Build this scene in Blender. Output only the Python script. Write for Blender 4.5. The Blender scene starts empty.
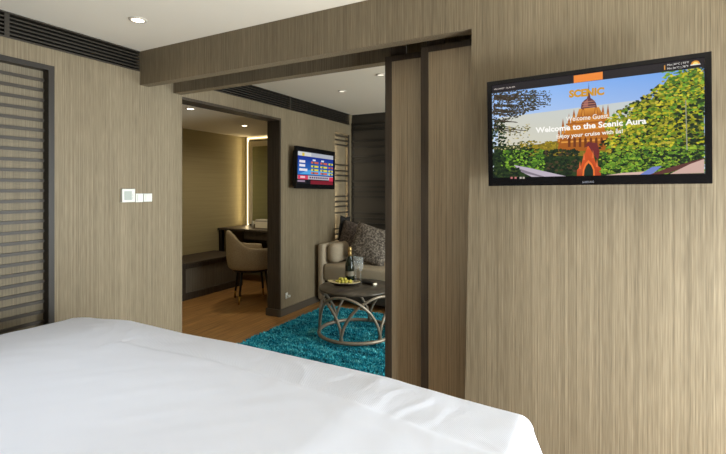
import bpy, bmesh, math, random
from mathutils import Vector, Matrix, Euler, noise
R = math.radians
D = bpy.data
SC = bpy.context.scene
COL = SC.collection
random.seed(7)

# ------------------------------------------------------------------ camera
FPX, HX, HY = 438.0, 363.0, 188.0
YAW = R(27.9)
CAM = Vector((2.87, -2.019, 1.33))
RT = Vector((math.cos(YAW), math.sin(YAW), 0))
FW = Vector((-math.sin(YAW), math.cos(YAW), 0))
UP = Vector((0, 0, 1))
cd = D.cameras.new('camera')
cam = D.objects.new('camera', cd)
COL.objects.link(cam)
cam.location = CAM
cam.rotation_euler = (R(90), 0, YAW)
cd.sensor_width = 36.0
cd.lens = 36.0 * FPX / 726.0
cd.shift_y = -(227.0 - HY) / 726.0
cd.clip_start = 0.02
SC.camera = cam

# ------------------------------------------------------------------ light and exposure
SC.view_settings.view_transform = 'Standard'
SC.view_settings.look = 'None'
SC.view_settings.gamma = 1.0
SC.view_settings.exposure = 0.0
SC.view_settings.use_curve_mapping = False
world = D.worlds.new('daylight_world')
SC.world = world
world.use_nodes = True
world.node_tree.nodes['Background'].inputs[0].default_value = (0.75, 0.86, 1.0, 1)
world.node_tree.nodes['Background'].inputs[1].default_value = 0.6


def area(name, loc, rot, sx, sy, power, color):
    l = D.lights.new(name, 'AREA')
    l.shape = 'RECTANGLE'
    l.size, l.size_y, l.energy, l.color = sx, sy, power, color
    o = D.objects.new(name, l)
    COL.objects.link(o)
    o.location, o.rotation_euler = loc, rot
    return o


def spot(name, loc, power, color, angle=110, blend=0.8, radius=0.04):
    l = D.lights.new(name, 'SPOT')
    l.energy, l.color, l.spot_size, l.spot_blend, l.shadow_soft_size = power, color, R(angle), blend, radius
    o = D.objects.new(name, l)
    COL.objects.link(o)
    o.location = loc
    return o


# daylight coming through the two windows of the outer wall (right of the frame)
area('window_daylight_bedroom', (4.62, -0.65, 0.68), (0, R(90), 0), 0.9, 1.05, 184, (0.84, 0.94, 1.0))
area('window_daylight_lounge', (4.62, 1.60, 1.15), (0, R(90), 0), 1.9, 2.3, 158, (0.90, 0.98, 0.97))
# upward fill lights, added to brighten the ceilings
area('ceiling_fill_bedroom', (4.66, -0.65, 0.60), (0, R(130), 0), 0.7, 1.05, 52, (0.97, 0.97, 0.93))
area('ceiling_fill_lounge', (4.66, 1.60, 0.75), (0, R(125), 0), 0.9, 2.3, 6, (1.0, 0.96, 0.88))


# ------------------------------------------------------------------ pixel rays (used to measure places off the photograph)
def ray(x, y):
    return FW + RT * ((x - HX) / FPX) + UP * ((HY - y) / FPX)


def on_y(x, y, Y):
    r = ray(x, y)
    return CAM + r * ((Y - CAM.y) / r.y)


def on_x(x, y, X):
    r = ray(x, y)
    return CAM + r * ((X - CAM.x) / r.x)


def on_z(x, y, Z):
    r = ray(x, y)
    return CAM + r * ((Z - CAM.z) / r.z)


# ------------------------------------------------------------------ materials
def srgb(r, g, b):
    def f(c):
        c /= 255.0
        return c / 12.92 if c <= 0.04045 else ((c + 0.055) / 1.055) ** 2.4
    return (f(r), f(g), f(b), 1)


def mat(name, color, rough=0.6, metal=0.0, spec=0.4, **kw):
    m = D.materials.new(name)
    m.use_nodes = True
    b = m.node_tree.nodes['Principled BSDF']
    b.inputs['Base Color'].default_value = color
    b.inputs['Roughness'].default_value = rough
    b.inputs['Metallic'].default_value = metal
    b.inputs['Specular IOR Level'].default_value = spec
    for k, v in kw.items():
        b.inputs[k].default_value = v
    return m


def nodes(m):
    nt = m.node_tree
    return nt, nt.nodes, nt.links, nt.nodes['Principled BSDF']


def noise_ramp(m, scale, stops, detail=3.0, coord='Object', nscale=1.0, rough=0.6):
    """stretched noise through a colour ramp, returned as a colour socket"""
    nt, N, L, b = nodes(m)
    tc = N.new('ShaderNodeTexCoord')
    mp = N.new('ShaderNodeMapping')
    mp.inputs['Scale'].default_value = scale
    n = N.new('ShaderNodeTexNoise')
    n.inputs['Scale'].default_value = nscale
    n.inputs['Detail'].default_value = detail
    n.inputs['Roughness'].default_value = rough
    cr = N.new('ShaderNodeValToRGB')
    el = cr.color_ramp.elements
    el[0].position, el[0].color = stops[0]
    el[1].position, el[1].color = stops[-1]
    for p, c in stops[1:-1]:
        e = el.new(p)
        e.color = c
    L.new(tc.outputs[coord], mp.inputs['Vector'])
    L.new(mp.outputs['Vector'], n.inputs['Vector'])
    L.new(n.outputs['Fac'], cr.inputs['Fac'])
    return cr.outputs['Color'], n.outputs['Fac']


def mix(m, a, b_, fac, mode='MIX'):
    nt, N, L, b = nodes(m)
    x = N.new('ShaderNodeMix')
    x.data_type = 'RGBA'
    x.blend_type = mode
    if isinstance(fac, float):
        x.inputs[0].default_value = fac
    else:
        L.new(fac, x.inputs[0])
    for s, v in ((6, a), (7, b_)):
        if isinstance(v, tuple):
            x.inputs[s].default_value = v
        else:
            L.new(v, x.inputs[s])
    return x.outputs[2]


def bump(m, h, strength, dist=0.01):
    nt, N, L, b = nodes(m)
    bp = N.new('ShaderNodeBump')
    bp.inputs['Strength'].default_value = strength
    bp.inputs['Distance'].default_value = dist
    L.new(h, bp.inputs['Height'])
    L.new(bp.outputs['Normal'], b.inputs['Normal'])


def basecol(m, c):
    nt, N, L, b = nodes(m)
    L.new(c, b.inputs['Base Color'])


def striated(name, dark, mid, light, rough=0.62, big=0.35):
    """wall covering with fine vertical threads"""
    m = mat(name, mid, rough, spec=0.3)
    c1, f1 = noise_ramp(m, (150, 150, 0.55), [(0.30, dark), (0.5, mid), (0.70, light)], 1.5, rough=0.6)
    c2, f2 = noise_ramp(m, (330, 330, 7), [(0.30, dark), (0.5, mid), (0.70, light)], 1.5)
    c3, f3 = noise_ramp(m, (3.2, 3.2, 0.15), [(0.3, dark), (0.5, mid), (0.7, light)], 1.0)
    c = mix(m, c1, c2, 0.5)
    c = mix(m, c, c3, big * 0.5)
    basecol(m, c)
    bump(m, f1, 0.15, 0.004)
    return m


M = {}
M['wallpaper'] = striated('wallpaper_threads', srgb(90, 79, 61), srgb(121, 108, 86), srgb(152, 138, 113))
M['panel'] = striated('door_veneer', srgb(124, 110, 88), srgb(158, 142, 116), srgb(184, 167, 139))
M['backing'] = striated('panel_backing', srgb(94, 85, 68), srgb(120, 109, 89), srgb(142, 130, 108))
M['dark_back'] = mat('dark_backing', srgb(52, 47, 40), 0.7)
M['ceiling'] = mat('ceiling_paint', srgb(233, 225, 209), 0.8, spec=0.2)
M['dark_wood'] = mat('dark_wood', srgb(64, 54, 45), 0.45)
c, f = noise_ramp(M['dark_wood'], (120, 120, 3), [(0.3, srgb(46, 38, 32)), (0.7, srgb(84, 72, 60))], 3)
basecol(M['dark_wood'], c)
M['jamb'] = mat('jamb_wood', srgb(66, 57, 47), 0.6, spec=0.2)
c, f = noise_ramp(M['jamb'], (150, 150, 3), [(0.3, srgb(54, 46, 38)), (0.7, srgb(78, 68, 56))], 3)
basecol(M['jamb'], c)
M['slat'] = mat('slat_wood', srgb(60, 53, 45), 0.4)
M['wide_slat'] = mat('wide_slat_wood', srgb(30, 27, 23), 0.5)
M['slat_dark'] = mat('frame_dark_wood', srgb(40, 34, 28), 0.45)
M['grille'] = mat('grille_metal', srgb(54, 48, 40), 0.5, 0.2)
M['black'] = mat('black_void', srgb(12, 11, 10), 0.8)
M['desk_paint'] = mat('vestibule_paint', srgb(170, 158, 118), 0.7)
c, f = noise_ramp(M['desk_paint'], (1, 1, 40), [(0.3, srgb(166, 154, 116)), (0.7, srgb(176, 164, 124))], 2)
basecol(M['desk_paint'], c)
M['white_plastic'] = mat('white_plastic', srgb(206, 206, 198), 0.4)
M['grey_plastic'] = mat('grey_display', srgb(158, 164, 156), 0.25)
M['tv_black'] = mat('gloss_black', srgb(14, 14, 16), 0.22, spec=0.5)
M['tv_matte'] = mat('matte_black', srgb(18, 18, 19), 0.5)
M['grey_mark'] = mat('grey_lettering', srgb(118, 120, 128), 0.4)
M['brass'] = mat('brass', srgb(190, 150, 80), 0.3, 1.0)
M['champagne_metal'] = mat('champagne_metal', srgb(246, 238, 214), 0.5, 0.0)
M['mirror'] = mat('mirror_glass', srgb(205, 214, 196), 0.06, 1.0)
M['bronze'] = mat('bronze_tube', srgb(146, 134, 118), 0.42, 0.45)
M['table_top'] = mat('table_stone', srgb(72, 65, 56), 0.3)
c, f = noise_ramp(M['table_top'], (30, 8, 30), [(0.3, srgb(58, 52, 45)), (0.7, srgb(88, 80, 69))], 4)
basecol(M['table_top'], c)
M['trim_white'] = mat('trim_white', srgb(206, 198, 184), 0.6)
M['alu'] = mat('window_aluminium', srgb(120, 118, 114), 0.4, 0.6)
M['skirting'] = mat('skirting', srgb(78, 70, 60), 0.5)


def emit(name, color, strength):
    m = D.materials.new(name)
    m.use_nodes = True
    nt = m.node_tree
    nt.nodes.remove(nt.nodes['Principled BSDF'])
    e = nt.nodes.new('ShaderNodeEmission')
    e.inputs[0].default_value = color
    e.inputs[1].default_value = strength
    nt.links.new(e.outputs[0], nt.nodes['Material Output'].inputs[0])
    return m


M['lamp_on'] = emit('lamp_glow', (1.0, 0.86, 0.62, 1), 9.0)
M['lamp_dim'] = emit('lamp_glow_dim', (1.0, 0.92, 0.75, 1), 1.3)
M['led'] = emit('led_glow', (1.0, 0.80, 0.46, 1), 2.6)
M['led_soft'] = emit('led_glow_soft', (1.0, 0.84, 0.58, 1), 4.0)


def screen_mat(name, strength):
    """a lit screen: the picture's colours are what it gives off"""
    m = D.materials.new(name)
    m.use_nodes = True
    nt, N, L, b = nodes(m)
    at = N.new('ShaderNodeVertexColor')
    at.layer_name = 'picture'
    b.inputs['Base Color'].default_value = (0.005, 0.005, 0.005, 1)
    b.inputs['Roughness'].default_value = 0.25
    L.new(at.outputs['Color'], b.inputs['Emission Color'])
    b.inputs['Emission Strength'].default_value = strength
    return m


M['screen'] = screen_mat('screen_picture', 1.0)

# wooden floor: planks along Y
m = M['floor'] = mat('oak_floor', srgb(110, 75, 40), 0.38)
nt, N, L, b = nodes(m)
tc = N.new('ShaderNodeTexCoord')
mp = N.new('ShaderNodeMapping')
mp.inputs['Rotation'].default_value = (0, 0, R(90))
br = N.new('ShaderNodeTexBrick')
br.inputs['Color1'].default_value = srgb(158, 112, 62)
br.inputs['Color2'].default_value = srgb(122, 84, 46)
br.inputs['Mortar'].default_value = srgb(60, 42, 24)
br.inputs['Scale'].default_value = 1.0
br.inputs['Mortar Size'].default_value = 0.0025
br.inputs['Brick Width'].default_value = 0.9
br.inputs['Row Height'].default_value = 0.11
br.offset = 0.37
L.new(tc.outputs['Object'], mp.inputs['Vector'])
L.new(mp.outputs['Vector'], br.inputs['Vector'])
g, gf = noise_ramp(m, (60, 2.5, 1), [(0.3, srgb(92, 62, 32)), (0.7, srgb(214, 164, 96))], 4)
basecol(m, mix(m, br.outputs['Color'], g, 0.5))
bump(m, gf, 0.08, 0.003)

# fabrics
m = M['sofa'] = mat('sofa_linen', srgb(150, 136, 114), 0.9, spec=0.2)
c, f = noise_ramp(m, (300, 300, 300), [(0.3, srgb(146, 132, 112)), (0.7, srgb(186, 172, 150))], 2)
basecol(m, c)
bump(m, f, 0.3, 0.003)
m = M['chair_fabric'] = mat('chair_boucle', srgb(170, 148, 112), 0.9, spec=0.2)
c, f = noise_ramp(m, (170, 170, 170), [(0.3, srgb(140, 124, 98)), (0.7, srgb(188, 172, 142))], 2)
basecol(m, c)
bump(m, f, 0.4, 0.004)


def pattern_cushion(name, a, bb, c3):
    m = mat(name, a, 0.75, spec=0.35)
    c, f = noise_ramp(m, (48, 48, 48), [(0.40, a), (0.5, bb), (0.60, c3)], 5, rough=0.7)
    basecol(m, c)
    bump(m, f, 0.3, 0.003)
    return m


M['cushion_grey'] = pattern_cushion('cushion_brocade', srgb(70, 63, 57), srgb(104, 95, 86), srgb(156, 146, 133))
M['cushion_plum'] = pattern_cushion('cushion_brocade_plum', srgb(60, 52, 48), srgb(84, 74, 69), srgb(122, 110, 101))
M['cushion_black'] = mat('cushion_black', srgb(30, 27, 25), 0.8)

m = M['rug'] = mat('teal_shag', srgb(20, 120, 135), 0.95, spec=0.1)
nt, N, L, b = nodes(m)
c, f = noise_ramp(m, (4, 11, 1), [(0.36, srgb(12, 52, 76)), (0.46, srgb(16, 116, 146)), (0.54, srgb(40, 172, 194)), (0.63, srgb(140, 236, 240))], 5, rough=0.7)
c2, f2 = noise_ramp(m, (70, 70, 70), [(0.36, srgb(6, 46, 68)), (0.5, srgb(22, 138, 162)), (0.60, srgb(130, 236, 240))], 3)
basecol(m, mix(m, c, c2, 0.42))

# duvet cotton, with a woven rib on the turned-back foot part
m = M['duvet'] = mat('white_cotton', srgb(222, 226, 238), 0.85, spec=0.15)
nt, N, L, b = nodes(m)
tc = N.new('ShaderNodeTexCoord')
w = N.new('ShaderNodeTexWave')
w.wave_type = 'BANDS'
w.bands_direction = 'DIAGONAL'
w.inputs['Scale'].default_value = 78.0
w.inputs['Distortion'].default_value = 0.3
L.new(tc.outputs['Object'], w.inputs['Vector'])
sx = N.new('ShaderNodeSeparateXYZ')
L.new(tc.outputs['Object'], sx.inputs[0])
mr = N.new('ShaderNodeMapRange')
mr.inputs[1].default_value, mr.inputs[2].default_value = -0.83, -0.79
L.new(sx.outputs['Y'], mr.inputs[0])
mu = N.new('ShaderNodeMath')
mu.operation = 'MULTIPLY'
L.new(w.outputs['Fac'], mu.inputs[0])
L.new(mr.outputs[0], mu.inputs[1])
bump(m, mu.outputs[0], 0.28, 0.002)
M['mattress'] = mat('mattress_cotton', srgb(225, 222, 215), 0.9)

M['bottle_glass'] = mat('green_bottle_glass', srgb(20, 30, 16), 0.08, spec=0.7)
M['foil'] = mat('gold_foil', srgb(196, 168, 112), 0.35, 0.8)
M['paper_label'] = mat('paper_label', srgb(128, 120, 104), 0.6)
m = M['glass'] = mat('clear_glass', srgb(214, 220, 220), 0.05, spec=0.8, Alpha=0.17)
M['grape'] = mat('green_fruit', srgb(176, 178, 52), 0.35, spec=0.5)
c, f = noise_ramp(M['grape'], (60, 60, 60), [(0.3, srgb(166, 164, 44)), (0.7, srgb(226, 210, 100))], 2)
basecol(M['grape'], c)
M['plate'] = mat('cream_plate', srgb(212, 196, 150), 0.35)
M['plate_dark'] = mat('plate_underside', srgb(50, 40, 34), 0.4)
M['remote'] = mat('remote_black', srgb(28, 27, 28), 0.4)
M['leg_black'] = mat('leg_black', srgb(26, 23, 21), 0.4)
M['bench_panel'] = striated('bench_panel', srgb(76, 70, 60), srgb(104, 97, 84), srgb(124, 116, 102))


# ------------------------------------------------------------------ mesh helpers
class MB:
    def __init__(self):
        self.b = bmesh.new()

    def box(self, x0, x1, y0, y1, z0, z1):
        vs = [self.b.verts.new((x, y, z)) for x in (x0, x1) for y in (y0, y1) for z in (z0, z1)]
        for f in ((0, 1, 3, 2), (4, 6, 7, 5), (0, 4, 5, 1), (2, 3, 7, 6), (0, 2, 6, 4), (1, 5, 7, 3)):
            self.b.faces.new([vs[i] for i in f])
        return vs

    def lathe(self, prof, cx=0, cy=0, n=24, cap=True):
        rings = []
        for r, z in prof:
            rings.append([self.b.verts.new((cx + r * math.cos(2 * math.pi * k / n), cy + r * math.sin(2 * math.pi * k / n), z)) for k in range(n)])
        for a, c in zip(rings, rings[1:]):
            for k in range(n):
                self.b.faces.new((a[k], a[(k + 1) % n], c[(k + 1) % n], c[k]))
        if cap:
            self.b.faces.new(list(reversed(rings[0])))
            self.b.faces.new(rings[-1])

    def tube(self, pts, r, n=10, closed=False, rend=None):
        pts = [Vector(p) for p in pts]
        N_ = len(pts)
        rings = []
        up = Vector((0, 0, 1))
        prev = None
        for i, p in enumerate(pts):
            if closed:
                t = pts[(i + 1) % N_] - pts[i - 1]
            else:
                t = pts[min(i + 1, N_ - 1)] - pts[max(i - 1, 0)]
            t.normalize()
            if prev is None:
                a = t.cross(up)
                if a.length < 1e-3:
                    a = t.cross(Vector((1, 0, 0)))
            else:
                a = prev - t * prev.dot(t)
            a.normalize()
            prev = a
            c = t.cross(a)
            rr = r if rend is None else r + (rend - r) * i / (N_ - 1)
            rings.append([self.b.verts.new(p + a * rr * math.cos(2 * math.pi * k / n) + c * rr * math.sin(2 * math.pi * k / n)) for k in range(n)])
        prs = list(zip(rings, rings[1:])) + ([(rings[-1], rings[0])] if closed else [])
        for a, c in prs:
            for k in range(n):
                self.b.faces.new((a[k], a[(k + 1) % n], c[(k + 1) % n], c[k]))
        if not closed:
            self.b.faces.new(list(reversed(rings[0])))
            self.b.faces.new(rings[-1])

    def bevel(self, w, seg=3):
        bmesh.ops.recalc_face_normals(self.b, faces=self.b.faces)
        bmesh.ops.bevel(self.b, geom=list(self.b.edges), offset=w, segments=seg, profile=0.5, affect='EDGES', clamp_overlap=True)

    def build(self, name, m, parent=None, smooth=False, loc=None):
        me = D.meshes.new(name)
        bmesh.ops.recalc_face_normals(self.b, faces=self.b.faces)
        self.b.to_mesh(me)
        self.b.free()
        return link(name, me, m, parent, smooth, loc)


def link(name, me, m, parent=None, smooth=False, loc=None):
    if m is not None:
        me.materials.append(m)
    o = D.objects.new(name, me)
    COL.objects.link(o)
    if parent:
        o.parent = parent
    if loc:
        o.location = loc
    if smooth:
        for p in me.polygons:
            p.use_smooth = True
    return o


def boxes(name, m, parent, *bs, bevel=0.0, seg=2, smooth=False):
    b = MB()
    for x in bs:
        b.box(*x)
    if bevel:
        b.bevel(bevel, seg)
    return b.build(name, m, parent, smooth)


def struct(o):
    o['kind'] = 'structure'
    return o


def tag(o, label, cat, group=None):
    o['label'], o['category'] = label, cat
    if group:
        o['group'] = group
    return o


def thing(name, label, cat, loc=(0, 0, 0), rz=0.0, group=None):
    o = D.objects.new(name, None)
    o.empty_display_size = 0.1
    COL.objects.link(o)
    o.location = loc
    o.rotation_euler = (0, 0, rz)
    return tag(o, label, cat, group)


def copy_tree(o, parent=None):
    c = o.copy()
    COL.objects.link(c)
    if parent:
        c.parent = parent
    for ch in [x for x in D.objects if x.parent == o]:
        copy_tree(ch, c)
    return c


# ------------------------------------------------------------------ the setting
CEIL = 2.305
HEAD = 2.06      # underside of beam and openings
ZV = 2.16        # underside of the ceiling grilles
XR, YB, YE = 4.6, -2.75, 3.09
OP0, OP1 = 0.36, 1.592      # opening in the left wall
WT = 0.16                   # left wall thickness
XD, YD0, YD1 = -1.95, -0.30, 3.15
NI0, NI1 = 2.654, 3.02      # lit niche in the left wall

struct(boxes('floor', M['floor'], None, (XD - 0.1, XR + 0.1, YB - 0.1, YD1 + 0.1, -0.1, 0.0)))
struct(boxes('ceiling', M['ceiling'], None, (0.0, XR + 0.1, YB - 0.1, YE + 0.1, CEIL, CEIL + 0.1),
             (XD - 0.1, -WT, YD0 - 0.1, YD1 + 0.1, 2.12, 2.4)))
# left wall: bedroom piece, header over the opening, lounge piece up to the niche; the vents sit in its top band
wl = MB()
wl.box(-WT, -0.06, YB, OP0, 0, ZV)
wl.box(-0.06, 0, YB, -1.93, 0, ZV)
wl.box(-0.06, 0, -0.562, OP0, 0, ZV)
wl.box(-0.06, 0, -1.93, -0.562, 0, 0.06)
wl.box(-0.06, 0, -1.93, -0.562, 2.06, ZV)
wl.box(-WT, 0, OP0, OP1, HEAD - 0.01, ZV)
wl.box(-WT, 0, OP1, NI0, 0, ZV)
wl.box(-WT, 0, NI0, NI1, HEAD - 0.03, ZV)
wl.box(-WT, -0.065, NI0, NI1, 0, HEAD - 0.03)
wl.box(-WT, 0, NI1, YE + 0.1, 0, CEIL)
wl.box(-WT, -0.07, YB, NI1, ZV, CEIL)
wl.box(-0.07, 0, 0.0, 0.35, ZV, CEIL)
struct(wl.build('wall_left', M['wallpaper']))
# wall with the television, its beam over the opening and the pocket the doors slide in
wf = MB()
v = wf.box(2.368, XR, 0.0, 0.07, 0, HEAD + 0.005)
for q in v:
    if q.co.x < 3 and q.co.z < 1:
        q.co.x = 2.331          # the wall's edge leans a little
wf.box(2.368, XR, 0.28, 0.35, 0, HEAD + 0.005)
wf.box(0.0, XR, 0.0, 0.07, HEAD + 0.005, CEIL)
wf.box(0.0, XR, 0.28, 0.35, HEAD, CEIL)
struct(wf.build('wall_front', M['wallpaper']))
struct(boxes('trim_pocket_shade', M['black'], None, (0.0, XR, 0.07, 0.28, 2.16, CEIL)))  # shadow inside the door pocket, put in as a black lining
struct(boxes('wall_end', M['dark_back'], None, (0.0, XR, YE, YE + 0.1, 0, CEIL)))
struct(boxes('wall_rear', M['dark_wood'], None, (-WT, XR + 0.1, YB - 0.1, YB, 0, CEIL)))
# outer wall with the two window openings
struct(boxes('wall_right', M['wallpaper'], None,
             (XR, XR + 0.1, YB, YE + 0.1, 2.12, CEIL), (XR, XR + 0.1, YB, YE + 0.1, 0, 0.18),
             (XR, XR + 0.1, YB, -1.15, 0.18, 2.12), (XR, XR + 0.1, -0.09, 0.40, 0.18, 2.12), (XR, XR + 0.1, 2.80, YE + 0.1, 0.18, 2.12)))
for n, (a, c) in enumerate(((-1.15, -0.09), (0.40, 2.80)), 1):
    struct(boxes('window_%d' % n, M['alu'], None, (XR, XR + 0.06, a, a + 0.05, 0.18, 2.12), (XR, XR + 0.06, c - 0.05, c, 0.18, 2.12),
                 (XR, XR + 0.06, a, c, 0.18, 0.23), (XR, XR + 0.06, a, c, 2.07, 2.12), (XR, XR + 0.06, (a + c) / 2 - 0.03, (a + c) / 2 + 0.03, 0.2, 2.1)))
# vestibule with the desk, seen through the opening of the left wall
struct(boxes('wall_vestibule', M['desk_paint'], None, (XD - 0.1, XD, YD0, YD1, 0, 2.12), (XD, -WT, YD1, YD1 + 0.1, 0, 2.12), (XD, -WT, YD0 - 0.1, YD0, 0, 2.12)))
# dark lining of the opening
struct(boxes('trim_2', M['jamb'], None, (-WT - 0.005, -0.002, OP1 - 0.022, OP1 + 0.0, 0, HEAD - 0.01), (-WT - 0.005, -0.002, OP0, OP1 - 0.022, HEAD - 0.032, HEAD - 0.01)))
# skirtings
struct(boxes('baseboard_left', M['skirting'], None, (0.0, 0.014, YB, -1.95, 0, 0.075), (0.0, 0.014, -0.54, OP0 - 0.014, 0, 0.075), (0.0, 0.014, OP1 - 0.03, NI0 - 0.01, 0, 0.075)))
struct(boxes('baseboard_jamb', M['skirting'], None, (-WT - 0.016, 0.0, OP1 - 0.036, OP1 - 0.023, 0, 0.075)))
struct(boxes('baseboard_front', M['skirting'], None, (2.45, XR - 0.01, -0.014, 0.0, 0, 0.075)))


# ceiling grilles
def grille(label, y0, y1, divs):
    t = thing('air_grille', label, 'vent', (-0.035, (y0 + y1) / 2, ZV))
    hy = (y1 - y0) / 2
    boxes('housing', M['black'], t, (-0.033, -0.028, -hy, hy, 0.0, 0.1445))
    boxes('frame', M['grille'], t, (-0.028, 0.037, -hy, hy, 0.0, 0.010), (-0.028, 0.037, -hy, hy, 0.136, 0.1445))
    s = MB()
    for k in range(5):
        z = 0.026 + k * 0.0225
        vs = s.box(-0.012, 0.03, -hy, hy, z, z + 0.0085)
        for q in vs:
            if q.co.x > 0:
                q.co.z -= 0.003
    s.build('slats', M['grille'], t)
    for d in divs:
        boxes('divider', M['grille'], t, (-0.015, 0.033, d - 0.012 - (y0 + y1) / 2, d + 0.012 - (y0 + y1) / 2, 0.010, 0.136))
    return t


grille('long black slotted air grille along the bedroom ceiling above the light switches', YB + 0.02, -0.002, [-0.80, -1.9])
grille('black slotted air grille under the lounge ceiling above the small television', 0.352, NI1, [1.75])


# sliding door leaves
def leaf(n, x0, x1, y, label):
    t = D.objects.new('door_%d' % n, None)
    COL.objects.link(t)
    t.location = (x0, y, 0.0)
    t['kind'] = 'structure'
    t['label'] = label
    w = x1 - x0
    boxes('panel', M['panel'], t, (0.04, w, 0.004, 0.032, 0.03, 2.02))
    boxes('stile', M['jamb'], t, (0.0, 0.04, 0.0, 0.036, 0.02, 2.05), bevel=0.002)
    boxes('rail', M['jamb'], t, (0.04, w, 0.0, 0.036, 2.02, 2.05), (0.04, w, 0.0, 0.036, 0.012, 0.03))
    boxes('hanger', M['jamb'], t, (0.03, 0.12, 0.01, 0.026, 2.05, 2.16), (w - 0.12, w - 0.03, 0.01, 0.026, 2.05, 2.16))
    return t


leaf(1, 2.083, 2.98, 0.098, 'veneered sliding door leaf nearest the television wall')
leaf(2, 1.85, 2.75, 0.165, 'veneered sliding door leaf with the dark leading stile beside the lounge view')


# ------------------------------------------------------------------ slatted panels on the left and end walls
t = thing('slatted_panel', 'dark framed panel of evenly spaced horizontal slats on the bedroom wall', 'wall panel', (0.0, -1.25, 0.061))
boxes('backing', M['backing'], t, (-0.0595, -0.054, -0.67, 0.67, 0.002, 1.995))
boxes('frame', M['slat_dark'], t, (-0.053, 0.006, 0.655, 0.687, 0.002, 1.998), (-0.053, 0.006, -0.679, -0.650, 0.002, 1.998),
      (-0.053, 0.006, -0.650, 0.655, 1.968, 1.998), (-0.053, 0.006, -0.650, 0.655, 0.002, 0.03))
s = MB()
for k in range(32):
    z = 1.968 - 0.055 - k * 0.0600
    s.box(-0.050, -0.040, -0.650, 0.655, z - 0.009, z + 0.009)
s.build('slats', M['slat'], t)

GROUPS = [2.00, 1.945, 1.885, 1.63, 1.555, 1.494, 1.426, 1.228, 1.163, 1.098, 1.02, 0.82, 0.755, 0.69, 0.62, 0.42, 0.35, 0.29, 0.22]
t = thing('slatted_panel', 'narrow slatted panel lit from its left edge, right of the small television', 'wall panel', (-0.056, (NI0 + NI1) / 2, 0.04))
hw = (NI1 - NI0) / 2
boxes('backing', M['backing'], t, (-0.008, 0.0, -hw, hw, 0.0, 1.985))
s = MB()
for z in GROUPS:
    s.box(0.040, 0.054, -hw, hw, z - 0.053, z - 0.036)
s.box(0.0385, 0.0555, hw - 0.022, hw - 0.001, 0.0, 1.985)
s.build('slats', M['slat'], t)
boxes('led_strip', M['led_soft'], t, (0.012, 0.030, -hw + 0.001, -hw + 0.006, 0.0, 1.98))
nl = area('niche_led_light', (-0.022, NI0 + 0.014, 1.04), (0, 0, 0), 0.016, 1.9, 5.0, (1.0, 0.88, 0.66))
nl.rotation_euler = Vector((-0.7, 1.0, 0)).to_track_quat('-Z', 'Y').to_euler()

t = thing('slatted_panel', 'wide dark panel of grouped horizontal slats covering the wall behind the sofa', 'wall panel', (1.6, YE, 0.03))
boxes('backing', M['dark_back'], t, (-1.598, 1.5, -0.012, -0.001, 0.0, 2.24))
s = MB()
for z in [2.17, 2.10, 1.95, 1.87, 1.75, 1.68, 1.42, 1.345, 1.285, 1.215, 1.0, 0.93, 0.86, 0.79, 0.55, 0.48, 0.41]:
    s.box(-1.596, 1.5, -0.028, -0.012, z - 0.045, z - 0.018)
for x in (-1.58, 1.2):
    s.box(x - 0.012, x + 0.012, -0.0285, -0.013, 0.36, 2.16)
s.build('slats', M['wide_slat'], t)



# ------------------------------------------------------------------ downlights
def downlight(label, x, y, z, glow, r=0.042):
    t = thing('downlight', label, 'ceiling light', (x, y, z))
    b = MB()
    b.lathe([(r + 0.016, -0.0005), (r + 0.014, -0.006), (r, -0.007), (r, -0.0005)], n=28, cap=False)
    b.build('trim_ring', M['trim_white'], t, True)
    b = MB()
    b.lathe([(r, -0.004), (r * 0.6, -0.0035)], n=28)
    b.build('lens', glow, t)
    return t


def dl(label, px_, z, glow, power, r=0.042):
    p = on_z(px_[0], px_[1], z)
    downlight(label, p.x, p.y, z, glow, r)
    if power:
        spot('downlight_beam', (p.x, p.y, z - 0.02), power, (1.0, 0.86, 0.66), 165, 1.0)


dl('bright round downlight in the bedroom ceiling before the beam', (138, 19.5), CEIL, M['lamp_on'], 2.0, 0.034)
for x, y in ((0.75, -1.50), (1.75, -1.62)):      # unseen fill lamps added to brighten the bed
    downlight('added ceiling fill light above the middle of the duvet' if x > 1 else 'added ceiling fill light above the duvet near the slatted panel', x, y, CEIL, M['lamp_on'], 0.034)
    spot('downlight_beam', (x, y, CEIL - 0.02), 30, (0.88, 0.95, 1.0), 84, 0.7)  # narrow cool fill, added for the bed only
dl('lit downlight over the vestibule entrance just behind the opening', (190.5, 108.5), 2.12, M['lamp_on'], 12, 0.034)
dl('lit downlight in the vestibule ceiling near the mirror', (244.5, 125.5), 2.12, M['lamp_on'], 31, 0.034)
dl('dim downlight in the middle of the lounge ceiling', (342, 91), CEIL, M['lamp_dim'], 4, 0.028)
dl('dim downlight at the edge of the sliding door in the lounge ceiling', (381, 74.5), CEIL, M['lamp_dim'], 4, 0.028)
# further lamp of the niche
l = spot('niche_downlight_beam', (0.12, 2.80, 2.27), 3, (1.0, 0.8, 0.55), 70)


# ------------------------------------------------------------------ switches and socket
def plate_on_left(name, label, cat, x0, x1, y0, y1, depth, m, group=None):
    a, c = on_x(x0, y0, depth), on_x(x1, y1, depth)
    t = thing(name, label, cat, (0.0, (a.y + c.y) / 2, (a.z + c.z) / 2), 0, group)
    hw, hh = abs(c.y - a.y) / 2, abs(a.z - c.z) / 2
    boxes('plate', m, t, (0.0, depth, -hw, hw, -hh, hh), bevel=0.002)
    return t, hw, hh, depth


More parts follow.
